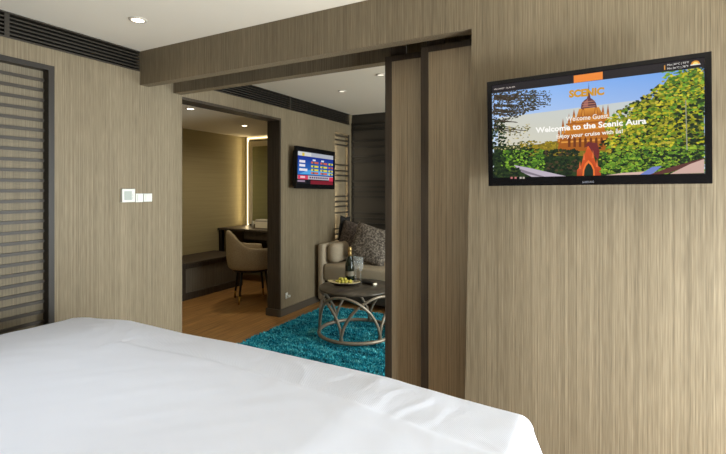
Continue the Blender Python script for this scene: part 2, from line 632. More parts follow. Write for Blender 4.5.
t, hw, hh, d = plate_on_left('thermostat', 'large square white thermostat with grey display on the bedroom wall', 'thermostat', 122.3, 135.2, 188.9, 202.0, 0.022, M['white_plastic'])
boxes('display', M['grey_plastic'], t, (d, d + 0.0015, -hw * 0.68, hw * 0.45, -hh * 0.68, hh * 0.66))
boxes('button', M['white_plastic'], t, (d, d + 0.003, hw * 0.6, hw * 0.88, -hh * 0.6, -hh * 0.25))
boxes('button', M['white_plastic'], t, (d, d + 0.003, hw * 0.6, hw * 0.88, -hh * 0.05, hh * 0.3))
for i, (a, c, lab) in enumerate(((135.8, 143.4, 'small white light switch directly beside the thermostat'), (144.0, 152.2, 'small white light switch furthest from the thermostat'))):
    t, hw, hh, d = plate_on_left('light_switch', lab, 'light switch', a, c, 193.6, 202.0 - 0.5 * i, 0.010, M['white_plastic'])
    boxes('rocker', M['white_plastic'], t, (d, d + 0.004, -hw * 0.62, hw * 0.62, -hh * 0.7, hh * 0.7), bevel=0.001)
a = on_x(286.5, 295.5, 0.0)
t = thing('wall_socket', 'small white power socket low on the lounge wall above the skirting', 'power socket', (0.0, a.y, a.z))
boxes('plate', M['white_plastic'], t, (0.0, 0.008, -0.022, 0.016, -0.03, 0.03), bevel=0.002)
boxes('plug', M['white_plastic'], t, (0.008, 0.035, -0.008, 0.026, -0.018, 0.006), bevel=0.004)


# ------------------------------------------------------------------ televisions
class Pic:
    """a flat screen picture: coloured polygons in the screen's own plane (x right, z up), stacked a hair apart"""
    def __init__(self):
        self.v, self.f, self.c = [], [], []
        self.k = 0

    def poly(self, pts, cols):
        y = -0.0002 - 0.0000010 * self.k
        self.k += 1
        n = len(self.v)
        self.v += [(p[0], y, p[1]) for p in pts]
        self.f.append(tuple(range(n, n + len(pts))))
        if not isinstance(cols, list):
            cols = [cols] * len(pts)
        self.c += cols

    def build(self, name, parent, m):
        me = D.meshes.new(name)
        me.from_pydata(self.v, [], self.f)
        ca = me.color_attributes.new('picture', 'FLOAT_COLOR', 'CORNER')
        i = 0
        for p in me.polygons:
            for li in p.loop_indices:
                ca.data[li].color = self.c[me.loops[li].vertex_index]
        if me.polygons and me.polygons[0].normal.y > 0:
            me.flip_normals()
        return link(name, me, m, parent)


def text_mesh(name, s, p0, p1, h, m, parent, y, bold=0.0, col=None):
    """lettering from p0 to p1 (baseline ends, local x,z), cap height h"""
    cu = D.curves.new(name, 'FONT')
    cu.body = s
    cu.size = 1.0
    cu.offset = bold
    cu.resolution_u = 3
    o = D.objects.new(name, cu)
    COL.objects.link(o)
    bpy.context.view_layer.update()
    me = D.meshes.new_from_object(o.evaluated_get(bpy.context.evaluated_depsgraph_get()))
    D.objects.remove(o)
    xs = [q.co.x for q in me.vertices]
    a, bx = min(xs), max(xs)
    d = Vector((p1[0] - p0[0], p1[1] - p0[1]))
    for q in me.vertices:
        u = (q.co.x - a) / (bx - a)
        w = q.co.y / 0.70 * h
        dn = d.normalized()
        q.co = (p0[0] + d.x * u - dn.y * w, y, p0[1] + d.y * u + dn.x * w)
    me.name = name
    ca = me.color_attributes.new('picture', 'FLOAT_COLOR', 'CORNER')
    for x in ca.data:
        x.color = col or (1, 1, 1, 1)
    return link(name, me, m, parent)


def tv_frame(center, a, b_, c_):
    Mx = Matrix.Rotation(a, 4, 'Z') @ Matrix.Rotation(b_, 4, 'X') @ Matrix.Rotation(c_, 4, 'Y')
    return Matrix.Translation(center) @ Mx


def local_of(mw):
    inv = mw.inverted()
    n = (mw.to_3x3() @ Vector((0, 1, 0))).normalized()
    p0 = mw.translation

    def f(x, y):
        r = ray(x, y)
        k = (p0 - CAM).dot(n) / r.dot(n)
        q = inv @ (CAM + r * k)
        return (q.x, q.z)
    return f


def television(label, mw, w, h, bz, depth, back_w):
    t = thing('television', label, 'television')
    t.location = mw.translation
    t.rotation_euler = mw.to_euler()
    l, r, tp, bt = bz
    b = MB()
    hw, hh = w / 2, h / 2
    b.box(-hw, -hw + l, -0.006, 0.0, -hh, hh)
    b.box(hw - r, hw, -0.006, 0.0, -hh, hh)
    b.box(-hw + l, hw - r, -0.006, 0.0, hh - tp, hh)
    b.box(-hw + l, hw - r, -0.006, 0.0, -hh, -hh + bt)
    b.build('bezel', M['tv_black'], t)
    boxes('housing', M['tv_matte'], t, (-hw, hw, 0.0, 0.022, -hh, hh), bevel=0.003)
    boxes('rear_cover', M['tv_matte'], t, (-hw * back_w, hw * back_w, 0.022, depth, -hh * back_w, hh * back_w * 0.9), bevel=0.01)
    return t


W1, H1 = 0.770, 0.452
mw1 = tv_frame(Vector((2.841, -0.100, 1.568)), -0.0758, 0.02407, -0.00857)
tv = television('large television with temple welcome screen on the wall beside the sliding doors', mw1, W1, H1, (0.020, 0.020, 0.016, 0.036), 0.04, 0.72)
boxes('wall_mount', M['tv_matte'], tv, (-0.10, 0.10, 0.04, 0.085, -0.08, 0.08))
L1 = local_of(mw1)
P = Pic()
G = lambda *a: srgb(*a)
sl, sr = -W1 / 2 + 0.020, W1 / 2 - 0.020
st, sb = H1 / 2 - 0.016, -H1 / 2 + 0.036
ub = st - 0.034      # lower edge of the dark menu bar


def clampS(p, top=None):
    return (min(max(p[0], sl), sr), min(max(p[1], sb), ub if top is None else top))


P.poly([(sl, sb), (sr, sb), (sr, ub), (sl, ub)], [G(226, 232, 236), G(205, 225, 245), G(108, 160, 232), G(150, 190, 245)])
P.poly([(sl, ub), (sr, ub), (sr, st), (sl, st)], G(30, 26, 32))
# pale translucent caption band behind the temple
q = [L1(498, 118), L1(646, 99), L1(646, 150), L1(498, 158)]
P.poly([clampS(x) for x in q], [G(206, 206, 196), G(196, 205, 208), G(206, 206, 190), G(214, 208, 188)])


def leafs(n, x0, x1, y0f, y1f, cols, size, seed, shape=None):
    rnd = random.Random(seed)
    for _ in range(n):
        x = rnd.uniform(x0, x1)
        a, c = y0f(x), y1f(x)
        y = rnd.uniform(a, c)
        cx, cy = clampS(L1(x, y))
        s = size * rnd.uniform(0.5, 1.4)
        an = rnd.uniform(0, 6.28)
        k = rnd.choice((5, 6, 7))
        col = rnd.choice(cols)
        j = rnd.uniform(0.75, 1.2)
        col = (col[0] * j, col[1] * j, col[2] * j, 1)
        pts = []
        for i in range(k):
            rr = s * rnd.uniform(0.5, 1.1)
            aa = an + 6.283 * i / k
            pts.append(clampS((cx + rr * math.cos(aa) * 1.25, cy + rr * math.sin(aa) * 0.85)))
        P.poly(pts, col)


DG = [G(28, 44, 26), G(20, 34, 24), G(40, 60, 30)]
MG = [G(76, 120, 34), G(104, 150, 40), G(58, 96, 34), G(132, 172, 52)]
YG = [G(176, 170, 34), G(206, 194, 50), G(146, 150, 34), G(118, 128, 30), G(190, 176, 60)]
OL = [G(150, 130, 30), G(176, 152, 44), G(118, 106, 34)]
shape_ = lambda pts, col: P.poly([clampS(L1(*p)) for p in pts], col)
shape_([(494, 146), (704, 138), (704, 183), (494, 187)], G(44, 62, 30))
shape_([(620, 146), (622, 122), (636, 110), (650, 101), (660, 90), (668, 78), (680, 74), (704, 72), (704, 150)], [G(112, 120, 34)] * 9)
shape_([(528, 156), (534, 145), (556, 141), (620, 141), (620, 156)], G(130, 112, 34))
# olive trees along the foot of the temple
leafs(345, 520, 640, lambda x: 141, lambda x: 153, OL, 0.00496, 3)


# the temple (outline in pixels of the photograph)
def shape(pts, col):
    P.poly([clampS(L1(*p)) for p in pts], col)


OR, OR2, OR3 = G(196, 120, 40), G(164, 92, 30), G(222, 150, 62)
shape([(557, 152), (560, 138), (565, 133), (565, 128), (571, 124), (571, 118), (608, 114), (608, 120), (614, 124), (614, 129), (619, 133), (622, 149)], [OR2, OR2, OR, OR, OR, OR3, OR3, OR, OR, OR, OR2, OR2])
shape([(576, 119), (579, 109), (599, 107), (603, 115)], [OR2, OR3, OR3, OR2])
for x, y, h in ((563, 130, 12), (569, 126, 13), (574, 118, 9), (603, 115, 10), (608, 116, 12), (614, 125, 14), (619, 132, 12), (559, 138, 10), (583, 112, 7), (596, 110, 7)):
    shape([(x - 1.8, y + 5), (x - 1.2, y - h * .3), (x, y - h), (x + 1.2, y - h * .3), (x + 1.8, y + 5)], OR2)
    shape([(x - 0.7, y + 4), (x - 0.4, y - h * .3), (x + 0.5, y - h * .3), (x + 0.8, y + 4)], OR3)
for k in range(5):
    y = 122 + k * 6
    shape([(566 - k * 1.6, y + 1.6), (613 + k * 1.6, y - 2.2), (613 + k * 1.6, y - 0.7), (566 - k * 1.6, y + 3.2)], OR3 if k % 2 else OR2)
for k in range(9):
    x = 568 + k * 5.4
    shape([(x, 147), (x, 139), (x + 1.3, 137), (x + 2.6, 139), (x + 2.6, 147)], G(112, 56, 24))
PU, PU2 = G(98, 60, 66), G(160, 100, 96)
shape([(580.8, 109), (581.4, 104), (584, 100.5), (587, 98.5), (588.3, 92), (588.7, 82), (589.4, 92), (590.6, 98), (593.6, 100), (596, 103), (596.8, 107)], PU)
shape([(583, 107), (584, 103), (586.5, 100), (588, 98.5), (588, 107)], PU2)
for y in (101.5, 104, 106.5):
    shape([(582, y + .4), (595.5, y - 1), (595.5, y - .4), (582, y + 1)], G(190, 130, 100))
# hedge and bushes below
leafs(552, 491, 578, lambda x: 148 + (x - 494) * 0.02, lambda x: 178, DG, 0.00744, 5)
leafs(459, 600, 704, lambda x: 140, lambda x: 176, DG, 0.00806, 6)
leafs(299, 502, 545, lambda x: 150, lambda x: 170, MG, 0.00496, 8)
leafs(138, 545, 578, lambda x: 150, lambda x: 172, DG + [G(74, 60, 40)], 0.00558, 9)
# gate
RO = G(206, 84, 36)
shape([(577, 183), (577, 170), (581, 166), (583, 158), (586, 151), (588.5, 144), (591, 150), (594, 157), (596.5, 165), (601, 168), (601, 183)], [G(170, 66, 34), G(190, 84, 44), RO, RO, RO, G(230, 120, 60), RO, RO, RO, G(190, 84, 44), G(170, 66, 34)])
shape([(584, 148), (588, 142), (597, 143), (600, 152), (598, 160), (594, 155), (588.5, 146)], G(112, 44, 44))
shape([(582.5, 183), (582.8, 170), (585, 164), (588.5, 160), (592, 163.5), (594.6, 169), (595, 183)], G(236, 120, 52))
shape([(584, 183), (584.3, 171), (586, 166), (588.6, 163), (591.2, 165.5), (593.2, 170), (593.4, 183)], G(26, 44, 32))
for x, y in ((580, 166), (597, 164), (584, 157), (593, 155)):
    shape([(x - 1.2, y + 3), (x, y - 5), (x + 1.2, y + 3)], G(226, 110, 60))
# big trees on the right
tl = lambda x: 122 - (x - 600) * 0.62 if x < 660 else 84 - (x - 660) * 0.45
leafs(482, 612, 704, tl, lambda x: 152, DG + [G(88, 96, 30)], 0.00868, 11)
leafs(1288, 606, 704, lambda x: tl(x) + 1, lambda x: 150, YG + MG[:2], 0.00527, 12)
leafs(368, 662, 704, lambda x: 68, lambda x: 118, MG + YG[:2], 0.00527, 13)
leafs(92, 676, 704, lambda x: 95, lambda x: 150, DG, 0.00620, 14)
leafs(965, 600, 704, lambda x: 146 if x > 615 else 152, lambda x: 174, MG + [G(150, 176, 50), G(112, 132, 40)], 0.00496, 15)
leafs(138, 640, 700, lambda x: 150, lambda x: 170, DG, 0.00496, 16)
shape([(685, 100), (686, 100), (687.5, 150), (686.3, 150)], G(150, 150, 130))
# paths
LP, PK = G(188, 176, 190), G(212, 180, 168)
shape([(514, 165), (530, 168), (566, 177), (562, 179.5), (532, 178), (522, 172)], LP)
shape([(515, 167), (530, 172), (545, 178), (540, 179), (524, 173)], G(130, 120, 132))
shape([(606, 178), (622, 173), (652, 171), (648, 177), (606, 180)], PK)
shape([(640, 177), (652, 167), (662, 166), (652, 177)], G(112, 130, 196))
shape([(650, 177), (668, 168), (704, 158), (704, 162), (668, 173), (660, 177)], G(92, 52, 48))
shape([(670, 175), (690, 164), (704, 159), (704, 173)], G(206, 172, 160))
leafs(138, 491, 520, lambda x: 168, lambda x: 182, DG + [G(60, 72, 34)], 0.00620, 17)
# branches hanging in at the upper left
rnd = random.Random(21)
for _ in range(26):
    x0, y0 = 494, rnd.uniform(90, 128)
    ln = rnd.uniform(20, 54) * (1.0 if y0 < 112 else 0.6)
    x1, y1 = x0 + ln, y0 + rnd.uniform(-4, 6)
    shape([(x0, y0), (x1, y1), (x1, y1 + 0.7), (x0, y0 + 1.5)], G(58, 46, 36))
leafs(758, 491, 536, lambda x: 89 + (x - 494) * 0.03, lambda x: 128 - (x - 494) * 0.45, [G(52, 44, 34), G(70, 60, 46), G(44, 48, 30), G(84, 80, 70)], 0.00384, 22)
leafs(184, 530, 552, lambda x: 91, lambda x: 112 - (x - 530) * 0.3, [G(60, 54, 44), G(70, 72, 50)], 0.00279, 23)
leafs(206, 491, 530, lambda x: 124, lambda x: 150, [G(150, 140, 96), G(110, 104, 60), G(196, 184, 140), G(74, 82, 40)], 0.00372, 24)
leafs(161, 491, 506, lambda x: 120, lambda x: 165, DG, 0.00558, 25)
# orange tab on the menu bar
P.poly([L1(573.9, 76.0), L1(602.8, 72.0), L1(602.9, 79.6), L1(574.0, 83.4)], G(240, 138, 56))
# sunrise symbol and thermometer mark at the upper right
c0 = L1(695.2, 64.6)
P.poly([(c0[0] + 0.0125 * math.cos(k * math.pi / 10), c0[1] + 0.0125 * math.sin(k * math.pi / 10)) for k in range(11)], G(224, 150, 50))
P.poly([(c0[0] + 0.008 * math.cos(k * math.pi / 10), c0[1] + 0.008 * math.sin(k * math.pi / 10)) for k in range(11)], G(250, 226, 130))
P.poly([(c0[0] - 0.014, c0[1] - 0.003), (c0[0] + 0.014, c0[1] - 0.003), (c0[0] + 0.014, c0[1]), (c0[0] - 0.014, c0[1])], G(235, 235, 235))
c0 = L1(664.6, 68.0)
P.poly([(c0[0] - 0.0015, c0[1] - 0.008), (c0[0] + 0.0015, c0[1] - 0.008), (c0[0] + 0.0015, c0[1] + 0.008), (c0[0] - 0.0015, c0[1] + 0.008)], G(224, 160, 60))
# small red marks at the foot of the picture
for k, x in enumerate((512, 516, 521, 524)):
    c0 = L1(x, 177.8)
    P.poly([(c0[0] - 0.004, c0[1] - 0.004), (c0[0] + 0.004, c0[1] - 0.004), (c0[0] + 0.004, c0[1] + 0.004), (c0[0] - 0.004, c0[1] + 0.004)], G(196, 120, 120) if k < 2 else G(190, 180, 170))
scr = P.build('screen', tv, M['screen'])
scr['label'] = 'lit welcome picture of a temple among trees'
YT = -0.0002 - 0.0000010 * (P.k + 20)


def tvtext(s, a, c, h, col, bold=0.0):
    pa, pc = L1(*a), L1(*c)
    return text_mesh('lettering', s, pa, pc, h, M['screen'], scr, YT, bold, col)


tvtext('SCENIC', (569.2, 97.6), (604.4, 94.6), 0.0265, G(206, 150, 34), 0.055)
tvtext('Welcome Guest,', (566.2, 121.6), (609.5, 118.0), 0.0185, G(240, 236, 228), 0.012)
tvtext('Welcome to the Scenic Aura', (536.0, 133.0), (646.5, 123.6), 0.0215, G(252, 250, 244), 0.030)
tvtext('Enjoy your cruise with us!', (557.0, 138.6), (623.0, 133.0), 0.0150, G(246, 242, 232), 0.022)
tvtext('Wed 09:07  12:36 AM', (494.4, 90.4), (515.2, 87.8), 0.0062, G(226, 214, 206), 0.0)
tvtext('Max 34\u00b0C | 93\u00b0F', (667.2, 66.4), (688.6, 63.5), 0.0066, G(236, 232, 228), 0.0)
tvtext('Min 26\u00b0C | 78\u00b0F', (667.2, 70.0), (688.2, 67.3), 0.0066, G(236, 232, 228), 0.0)
text_mesh('lettering', 'SAMSUNG', L1(582.4, 183.1), L1(594.2, 182.6), 0.0075, M['grey_mark'], tv, -0.0064, 0.02)

W2, H2 = 0.764, 0.449
mw2 = tv_frame(Vector((0.100, 2.088, 1.545)), 1.5593, 0.00512, 0.016)
tv2 = television('small television showing a blue news programme on the lounge wall', mw2, W2, H2, (0.032, 0.032, 0.045, 0.05), 0.07, 0.9)
boxes('wall_mount', M['tv_matte'], tv2, (-0.12, 0.12, 0.07, 0.098, -0.1, 0.1))
P = Pic()
sl, sr, st, sb = -W2 / 2 + 0.032, W2 / 2 - 0.032, H2 / 2 - 0.045, -H2 / 2 + 0.05
sw, sh = sr - sl, st - sb


def uv(u, v):
    return (sl + u * sw, st - v * sh)


def rect(u0, u1, v0, v1, col):
    P.poly([uv(u0, v1), uv(u1, v1), uv(u1, v0), uv(u0, v0)], col)


rect(0, 1, 0, 1, G(10, 12, 22))
rect(0, 1, 0.02, 0.15, G(172, 176, 186))
rect(0.02, 0.36, 0.03, 0.14, G(206, 208, 206))
rect(0.12, 0.18, 0.05, 0.15, G(212, 190, 70))
P.poly([uv(0, 0.72), uv(1, 0.72), uv(1, 0.15), uv(0, 0.15)], [G(40, 110, 190), G(24, 80, 180), G(20, 40, 130), G(16, 40, 140)])
P.poly([uv(0.05, 0.70), uv(0.9, 0.70), uv(0.98, 0.60), uv(0.3, 0.56)], G(80, 160, 220))
for v0 in (0.28, 0.40, 0.53):
    rect(0.05, 0.20 if v0 < 0.5 else 0.26, v0, v0 + 0.075, G(226, 222, 232))
rect(0.40, 0.48, 0.22, 0.27, G(210, 214, 230))
rect(0.64, 0.72, 0.22, 0.27, G(210, 214, 230))
for u0 in (0.36, 0.62, 0.86):
    for k, v0 in enumerate((0.29, 0.41, 0.52, 0.62)):
        rect(u0, min(u0 + (0.20 if u0 < 0.8 else 0.13), 1), v0, v0 + 0.06, (G(212, 204, 60) if (k + int(u0 * 10)) % 3 else G(204, 92, 60)))
        rect(u0 + 0.05, u0 + 0.09, v0 + 0.005, v0 + 0.06, G(70, 80, 70))
rect(0.0, 1, 0.735, 0.85, G(190, 178, 190))
rect(0.02, 0.28, 0.735, 0.86, G(206, 60, 90))
rect(0.08, 0.2, 0.76, 0.82, G(240, 190, 200))
rect(0.88, 1, 0.75, 0.88, G(204, 50, 80))
for k in range(9):
    rect(0.32 + k * 0.06, 0.36 + k * 0.06, 0.765, 0.82, G(74, 66, 92))
rect(0.0, 0.2, 0.89, 0.94, G(150, 130, 150))
rect(0.35, 1, 0.88, 1.0, G(120, 24, 40))
scr2 = P.build('screen', tv2, M['screen'])
scr2['label'] = 'lit news picture with blue board and red ticker'

# ------------------------------------------------------------------ bed and duvet
BX0, BX1, BY0, BY1 = 0.30, 2.58, -2.66, -0.66
t = thing('bed', 'wide low bed base with mattress standing along the slatted panel', 'bed', ((BX0 + BX1) / 2, (BY0 + BY1) / 2, 0.0))
hx, hy = (BX1 - BX0) / 2, (BY1 - BY0) / 2
boxes('bed_base', M['dark_wood'], t, (-hx + 0.03, hx - 0.03, -hy + 0.03, hy - 0.03, 0.08, 0.30), bevel=0.01)
boxes('mattress', M['mattress'], t, (-hx, hx, -hy, hy, 0.30, 0.565), bevel=0.04, seg=3)
for sx_ in (-1, 1):
    for sy_ in (-1, 1):
        boxes('leg', M['leg_black'], t, (sx_ * (hx - 0.15) - 0.03, sx_ * (hx - 0.15) + 0.03, sy_ * (hy - 0.15) - 0.03, sy_ * (hy - 0.15) + 0.03, 0, 0.08))
boxes('headboard', M['dark_wood'], t, (-hx, hx, -hy - 0.08, -hy - 0.005, 0.0, 1.05), bevel=0.01)

PROF = [(0.0, 0.540), (0.10, 0.570), (0.394, 0.612), (0.744, 0.643), (1.133, 0.641), (1.5, 0.649), (1.87, 0.648), (2.194, 0.647), (2.358, 0.637), (2.49, 0.629), (2.60, 0.625), (2.80, 0.618)]


def prof(x):
    if x <= PROF[0][0]:
        return PROF[0][1]
    for (a, za), (c, zc) in zip(PROF, PROF[1:]):
        if x <= c:
            k = (x - a) / (c - a)
            k = k * k * (3 - 2 * k) * 0.5 + k * 0.5
            return za + (zc - za) * k
    return PROF[-1][1]


CREASES = [((392, 417), (426, 396), 0.007, 0.014), ((372, 404), (402, 388), 0.005, 0.013), ((420, 420), (452, 404), 0.004, 0.014), ((296, 367), (336, 360), 0.005, 0.012),
           ((318, 380), (372, 369), 0.004, 0.014), ((250, 360), (280, 352), 0.004, 0.013), ((352, 392), (380, 381), 0.004, 0.012),
           ((96, 392), (262, 432), 0.003, 0.03), ((225, 380), (335, 446), 0.003, 0.03), ((60, 350), (190, 366), 0.003, 0.035), ((330, 410), (372, 436), 0.003, 0.02), ((150, 352), (240, 372), 0.0025, 0.025)]
CREASES = [(on_z(*a, 0.645), on_z(*c, 0.645), h, w) for a, c, h, w in CREASES]


def crease(x, y):
    t = 0.0
    for a, c, h, w in CREASES:
        dx, dy = c.x - a.x, c.y - a.y
        ll = dx * dx + dy * dy
        k = ((x - a.x) * dx + (y - a.y) * dy) / ll
        if -0.2 < k < 1.2:
            d = ((x - a.x) * dy - (y - a.y) * dx) / math.sqrt(ll) + 0.012 * math.sin(k * 5 + h * 900)
            if abs(d) < w * 4:
                e = max(0.0, min(1.0, (k + 0.2) * 3)) * max(0.0, min(1.0, (1.2 - k) * 3))
                t += h * e * (math.exp(-(d / w) ** 2) - 0.5 * math.exp(-((d - 1.8 * w) / w) ** 2))
    return t * 0.26


def duvet():
    X0, X1, Y0, Y1 = 0.19, 2.705, -2.64, -0.545    # plan outline at the fold
    r = 0.045
    cx, cy = (X0 + X1) / 2, (Y0 + Y1) / 2
    wx, wy = (X1 - X0) / 2 - r, (Y1 - Y0) / 2 - r
    hang = 0.34
    nx, ny = 330, 280
    px_ = wx + r * math.pi / 2 + hang
    py_ = wy + r * math.pi / 2 + hang
    vs, fs = [], []
    for i in range(nx + 1):
        for j in range(ny + 1):
            p = -px_ + 2 * px_ * i / nx
            q = -py_ + 2 * py_ * j / ny
            ex, ey = max(0, abs(p) - wx), max(0, abs(q) - wy)
            e = math.hypot(ex, ey)
            bx = math.copysign(min(abs(p), wx), p)
            by = math.copysign(min(abs(q), wy), q)
            if e > 1e-9:
                e2 = min(e, r * math.pi / 2 + hang)
                if e2 < r * math.pi / 2:
                    ho, dr = r * math.sin(e2 / r), r * (1 - math.cos(e2 / r))
                else:
                    k = e2 - r * math.pi / 2
                    ho, dr = r + (0.42 * min(k, 0.12) + 0.08 * max(0, k - 0.12)) * (1 if p > wx else 0.3) + 0.012 * math.sin(14 * (bx + by)) * min(1, k * 6), r + k
                bx += math.copysign(ex / e * ho, p)
                by += math.copysign(ey / e * ho, q)
            else:
                dr = 0.0
            x, y = cx + bx, cy + by
            z = prof(x) - dr
            top = max(0.0, 1 - dr / 0.12)
            # softly padded top, long shallow creases
            nz = noise.noise(Vector((x * 1.6, y * 2.2, 0.3))) * 0.007
            nz += noise.noise(Vector((x * 2.0 + y * 2.4, (y - x * 0.5) * 9.0, 2.0))) * 0.0022
            nz += noise.noise(Vector(((x + y) * 2.0, (y * 0.9 - x) * 14.0, 7.0))) * 0.0012
            foot = min(1, max(0, (y + 0.98) / 0.2))
            cr = noise.noise(Vector(((x * 0.8 - y) * 3.0, (x * 0.6 + y) * 11.0, 4.0)))
            nz += crease(x, y)
            nz += foot * 0.003 * max(0, cr) * (1 if x < 2.5 else 0.3)
            rd = noise.noise(Vector(((x * 0.5 - y * 0.9) * 4.0, (x * 0.9 + y * 0.6) * 7.0, 9.0)))
            nz += foot * 0.0035 * max(0, 1 - abs(rd) * 9) * max(0, noise.noise(Vector((x * 2.5, y * 2.5, 5.0))) + 0.25)
            edge_ = 1.0 if y < -0.64 else max(0.25, (-0.55 - y) / 0.09)
            # the turned layer: a low step across the bed near the foot
            ys = -0.80 - 0.02 * math.sin(x * 3) - (0.06 * (x - 2.3) if x > 2.3 else 0)
            stp = 0.010 / (1 + math.exp(min(60, max(-60, (y - ys) / 0.006)))) if 1.0 < x else 0.010 / (1 + math.exp(min(60, max(-60, (y - ys) / 0.05))))
            vs.append((x, y, z + (nz * edge_ + stp) * top))
    for i in range(nx):
        for j in range(ny):
            a = i * (ny + 1) + j
            fs.append((a, a + ny + 1, a + ny + 2, a + 1))
    me = D.meshes.new('duvet')
    me.from_pydata(vs, [], fs)
    o = link('duvet', me, M['duvet'], None, True)
    s = o.modifiers.new('thickness', 'SOLIDIFY')
    s.thickness, s.offset = 0.018, -1.0
    return o


tag(duvet(), 'crisp white duvet spread over the whole bed, hanging at its sides', 'duvet')

# ------------------------------------------------------------------ vestibule: bench, desk, mirror, chair
t = thing('bench', 'long low dark wooden bench along the vestibule wall', 'bench', (-1.67, 1.42, 0.0))
boxes('carcass', M['dark_wood'], t, (-0.275, 0.25, -1.6, 1.1, 0.0, 0.415))
boxes('front_frame', M['jamb'], t, (0.25, 0.27, -1.6, 1.1, 0.37, 0.415), (0.25, 0.27, -1.6, 1.1, 0.0, 0.085), (0.25, 0.27, 0.10, 0.155, 0.085, 0.37), (0.25, 0.27, 1.02, 1.1, 0.085, 0.37), bevel=0.004)
boxes('front_panel', M['bench_panel'], t, (0.25, 0.258, -1.5, 0.10, 0.085, 0.37), (0.25, 0.258, 0.155, 1.02, 0.085, 0.37))
boxes('seat_board', M['jamb'], t, (-0.275, 0.28, -1.6, 1.1, 0.415, 0.440), bevel=0.004)

t = thing('desk', 'dark writing desk under the mirror in the vestibule', 'desk', (-1.05, 2.86, 0.0))
boxes('desktop', M['dark_wood'], t, (-0.89, 0.87, -0.28, 0.275, 0.725, 0.757), bevel=0.004)
boxes('drawer', M['jamb'], t, (-0.40, 0.86, -0.262, 0.26, 0.62, 0.725))
boxes('leg', M['leg_black'], t, (-0.88, -0.83, -0.26, -0.21, 0, 0.725))
boxes('leg', M['leg_black'], t, (0.81, 0.86, -0.26, -0.21, 0, 0.725))
boxes('back_panel', M['jamb'], t, (-0.885, 0.865, 0.255, 0.275, 0.1, 0.725))

t = thing('mirror', 'tall framed mirror with warm light glowing round its left edge', 'mirror', (-1.12, YD1, 0.76))
boxes('led_strip', M['led'], t, (-0.755, -0.735, -0.030, -0.012, 0.0, 1.335), (-0.755, 0.75, -0.030, -0.012, 1.325, 1.345))
boxes('back_board', M['dark_wood'], t, (-0.70, 0.74, -0.05, -0.002, 0.0, 1.30))
boxes('frame', M['champagne_metal'], t, (-0.70, -0.62, -0.07, -0.05, 0.02, 1.28), (0.66, 0.74, -0.07, -0.05, 0.02, 1.28), (-0.62, 0.66, -0.07, -0.05, 1.20, 1.28), (-0.62, 0.66, -0.07, -0.05, 0.02, 0.07), bevel=0.004)
boxes('glass', M['mirror'], t, (-0.62, 0.66, -0.06, -0.05, 0.07, 1.20))
lm = area('mirror_led_light', (-1.86, YD1 - 0.05, 1.42), (R(90), 0, R(-90 - 90)), 0.02, 1.3, 1.6, (1.0, 0.78, 0.45))
lm.rotation_euler = (R(-90), 0, 0)

t = thing('tray_box', 'small pale box on the vestibule desk before the mirror', 'box', (-1.36, 2.88, 0.757))
boxes('body', M['champagne_metal'], t, (-0.09, 0.13, -0.06, 0.06, 0.0, 0.085), bevel=0.006)
boxes('lid', M['trim_white'], t, (-0.09, 0.13, -0.06, 0.06, 0.086, 0.12), bevel=0.01)
b = MB()
b.lathe([(0.0, 0.0), (0.018, 0.0), (0.02, 0.06), (0.012, 0.075), (0.010, 0.10), (0.001, 0.10)], n=16, cap=False)
o = b.build('toiletry_bottle', M['white_plastic'], None, True, (-1.50, 2.83, 0.757))
tag(o, 'tiny white bottle beside the pale box on the vestibule desk', 'bottle')


def tub_chair():
    t = thing('tub_chair', 'beige tub chair with curved back and thin black legs at the vestibule desk', 'chair', (-0.74, 1.97, 0.0), R(-38))
    # shell: an arc of padding, high at the back (-Y), sloping to low arms
    b = MB()
    n = 40
    rings = []
    for i in range(n + 1):
        a = R(-90) + R(-128 + 256 * i / n)          # centred on the back
        k = abs(-128 + 256 * i / n) / 128.0
        top = 0.845 - 0.19 * (1 / (1 + math.exp(-(k - 0.36) * 12))) - 0.02 * k
        th = 0.055 - 0.008 * k
        ring = []
        for (rr, z) in [(0.235, 0.40), (0.262, 0.385), (0.285, 0.42), (0.300, 0.55), (0.305, top - 0.06), (0.300, top - 0.02), (0.285, top), (0.262, top), (0.250 + 0.0 * th, top - 0.03), (0.240, top - 0.09), (0.232, 0.50)]:
            ring.append(b.b.verts.new((rr * math.cos(a), rr * math.sin(a) * 0.98, z)))
        rings.append(ring)
    m_ = len(rings[0])
    for p, q in zip(rings, rings[1:]):
        for k in range(m_):
            b.b.faces.new((p[k], p[(k + 1) % m_], q[(k + 1) % m_], q[k]))
    b.b.faces.new(rings[0])
    b.b.faces.new(list(reversed(rings[-1])))
    o = b.build('shell', M['chair_fabric'], t, True)
    s = o.modifiers.new('soft', 'SUBSURF')
    s.levels = s.render_levels = 1
    b = MB()
    b.lathe([(0.10, 0.385), (0.245, 0.39), (0.262, 0.42), (0.258, 0.46), (0.22, 0.485), (0.10, 0.492)], n=32)
    b.build('seat', M['chair_fabric'], t, True)
    b = MB()
    b.lathe([(0.16, 0.360), (0.225, 0.362), (0.235, 0.385), (0.10, 0.388)], n=32)
    b.build('seat_frame', M['leg_black'], t, True)
    for sx_, sy_ in ((-1, -1), (1, -1), (-1, 1), (1, 1)):
        b = MB()
        b.tube([(sx_ * 0.135, sy_ * 0.135, 0.37), (sx_ * 0.165, sy_ * 0.165, 0.09)], 0.013, 10)
        lg = b.build('leg', M['leg_black'], t, True)
        b = MB()
        b.tube([(sx_ * 0.165, sy_ * 0.165, 0.09), (sx_ * 0.174, sy_ * 0.174, 0.0)], 0.0132, 10, rend=0.010)
        b.build('leg_tip', M['brass'], lg, True)


tub_chair()


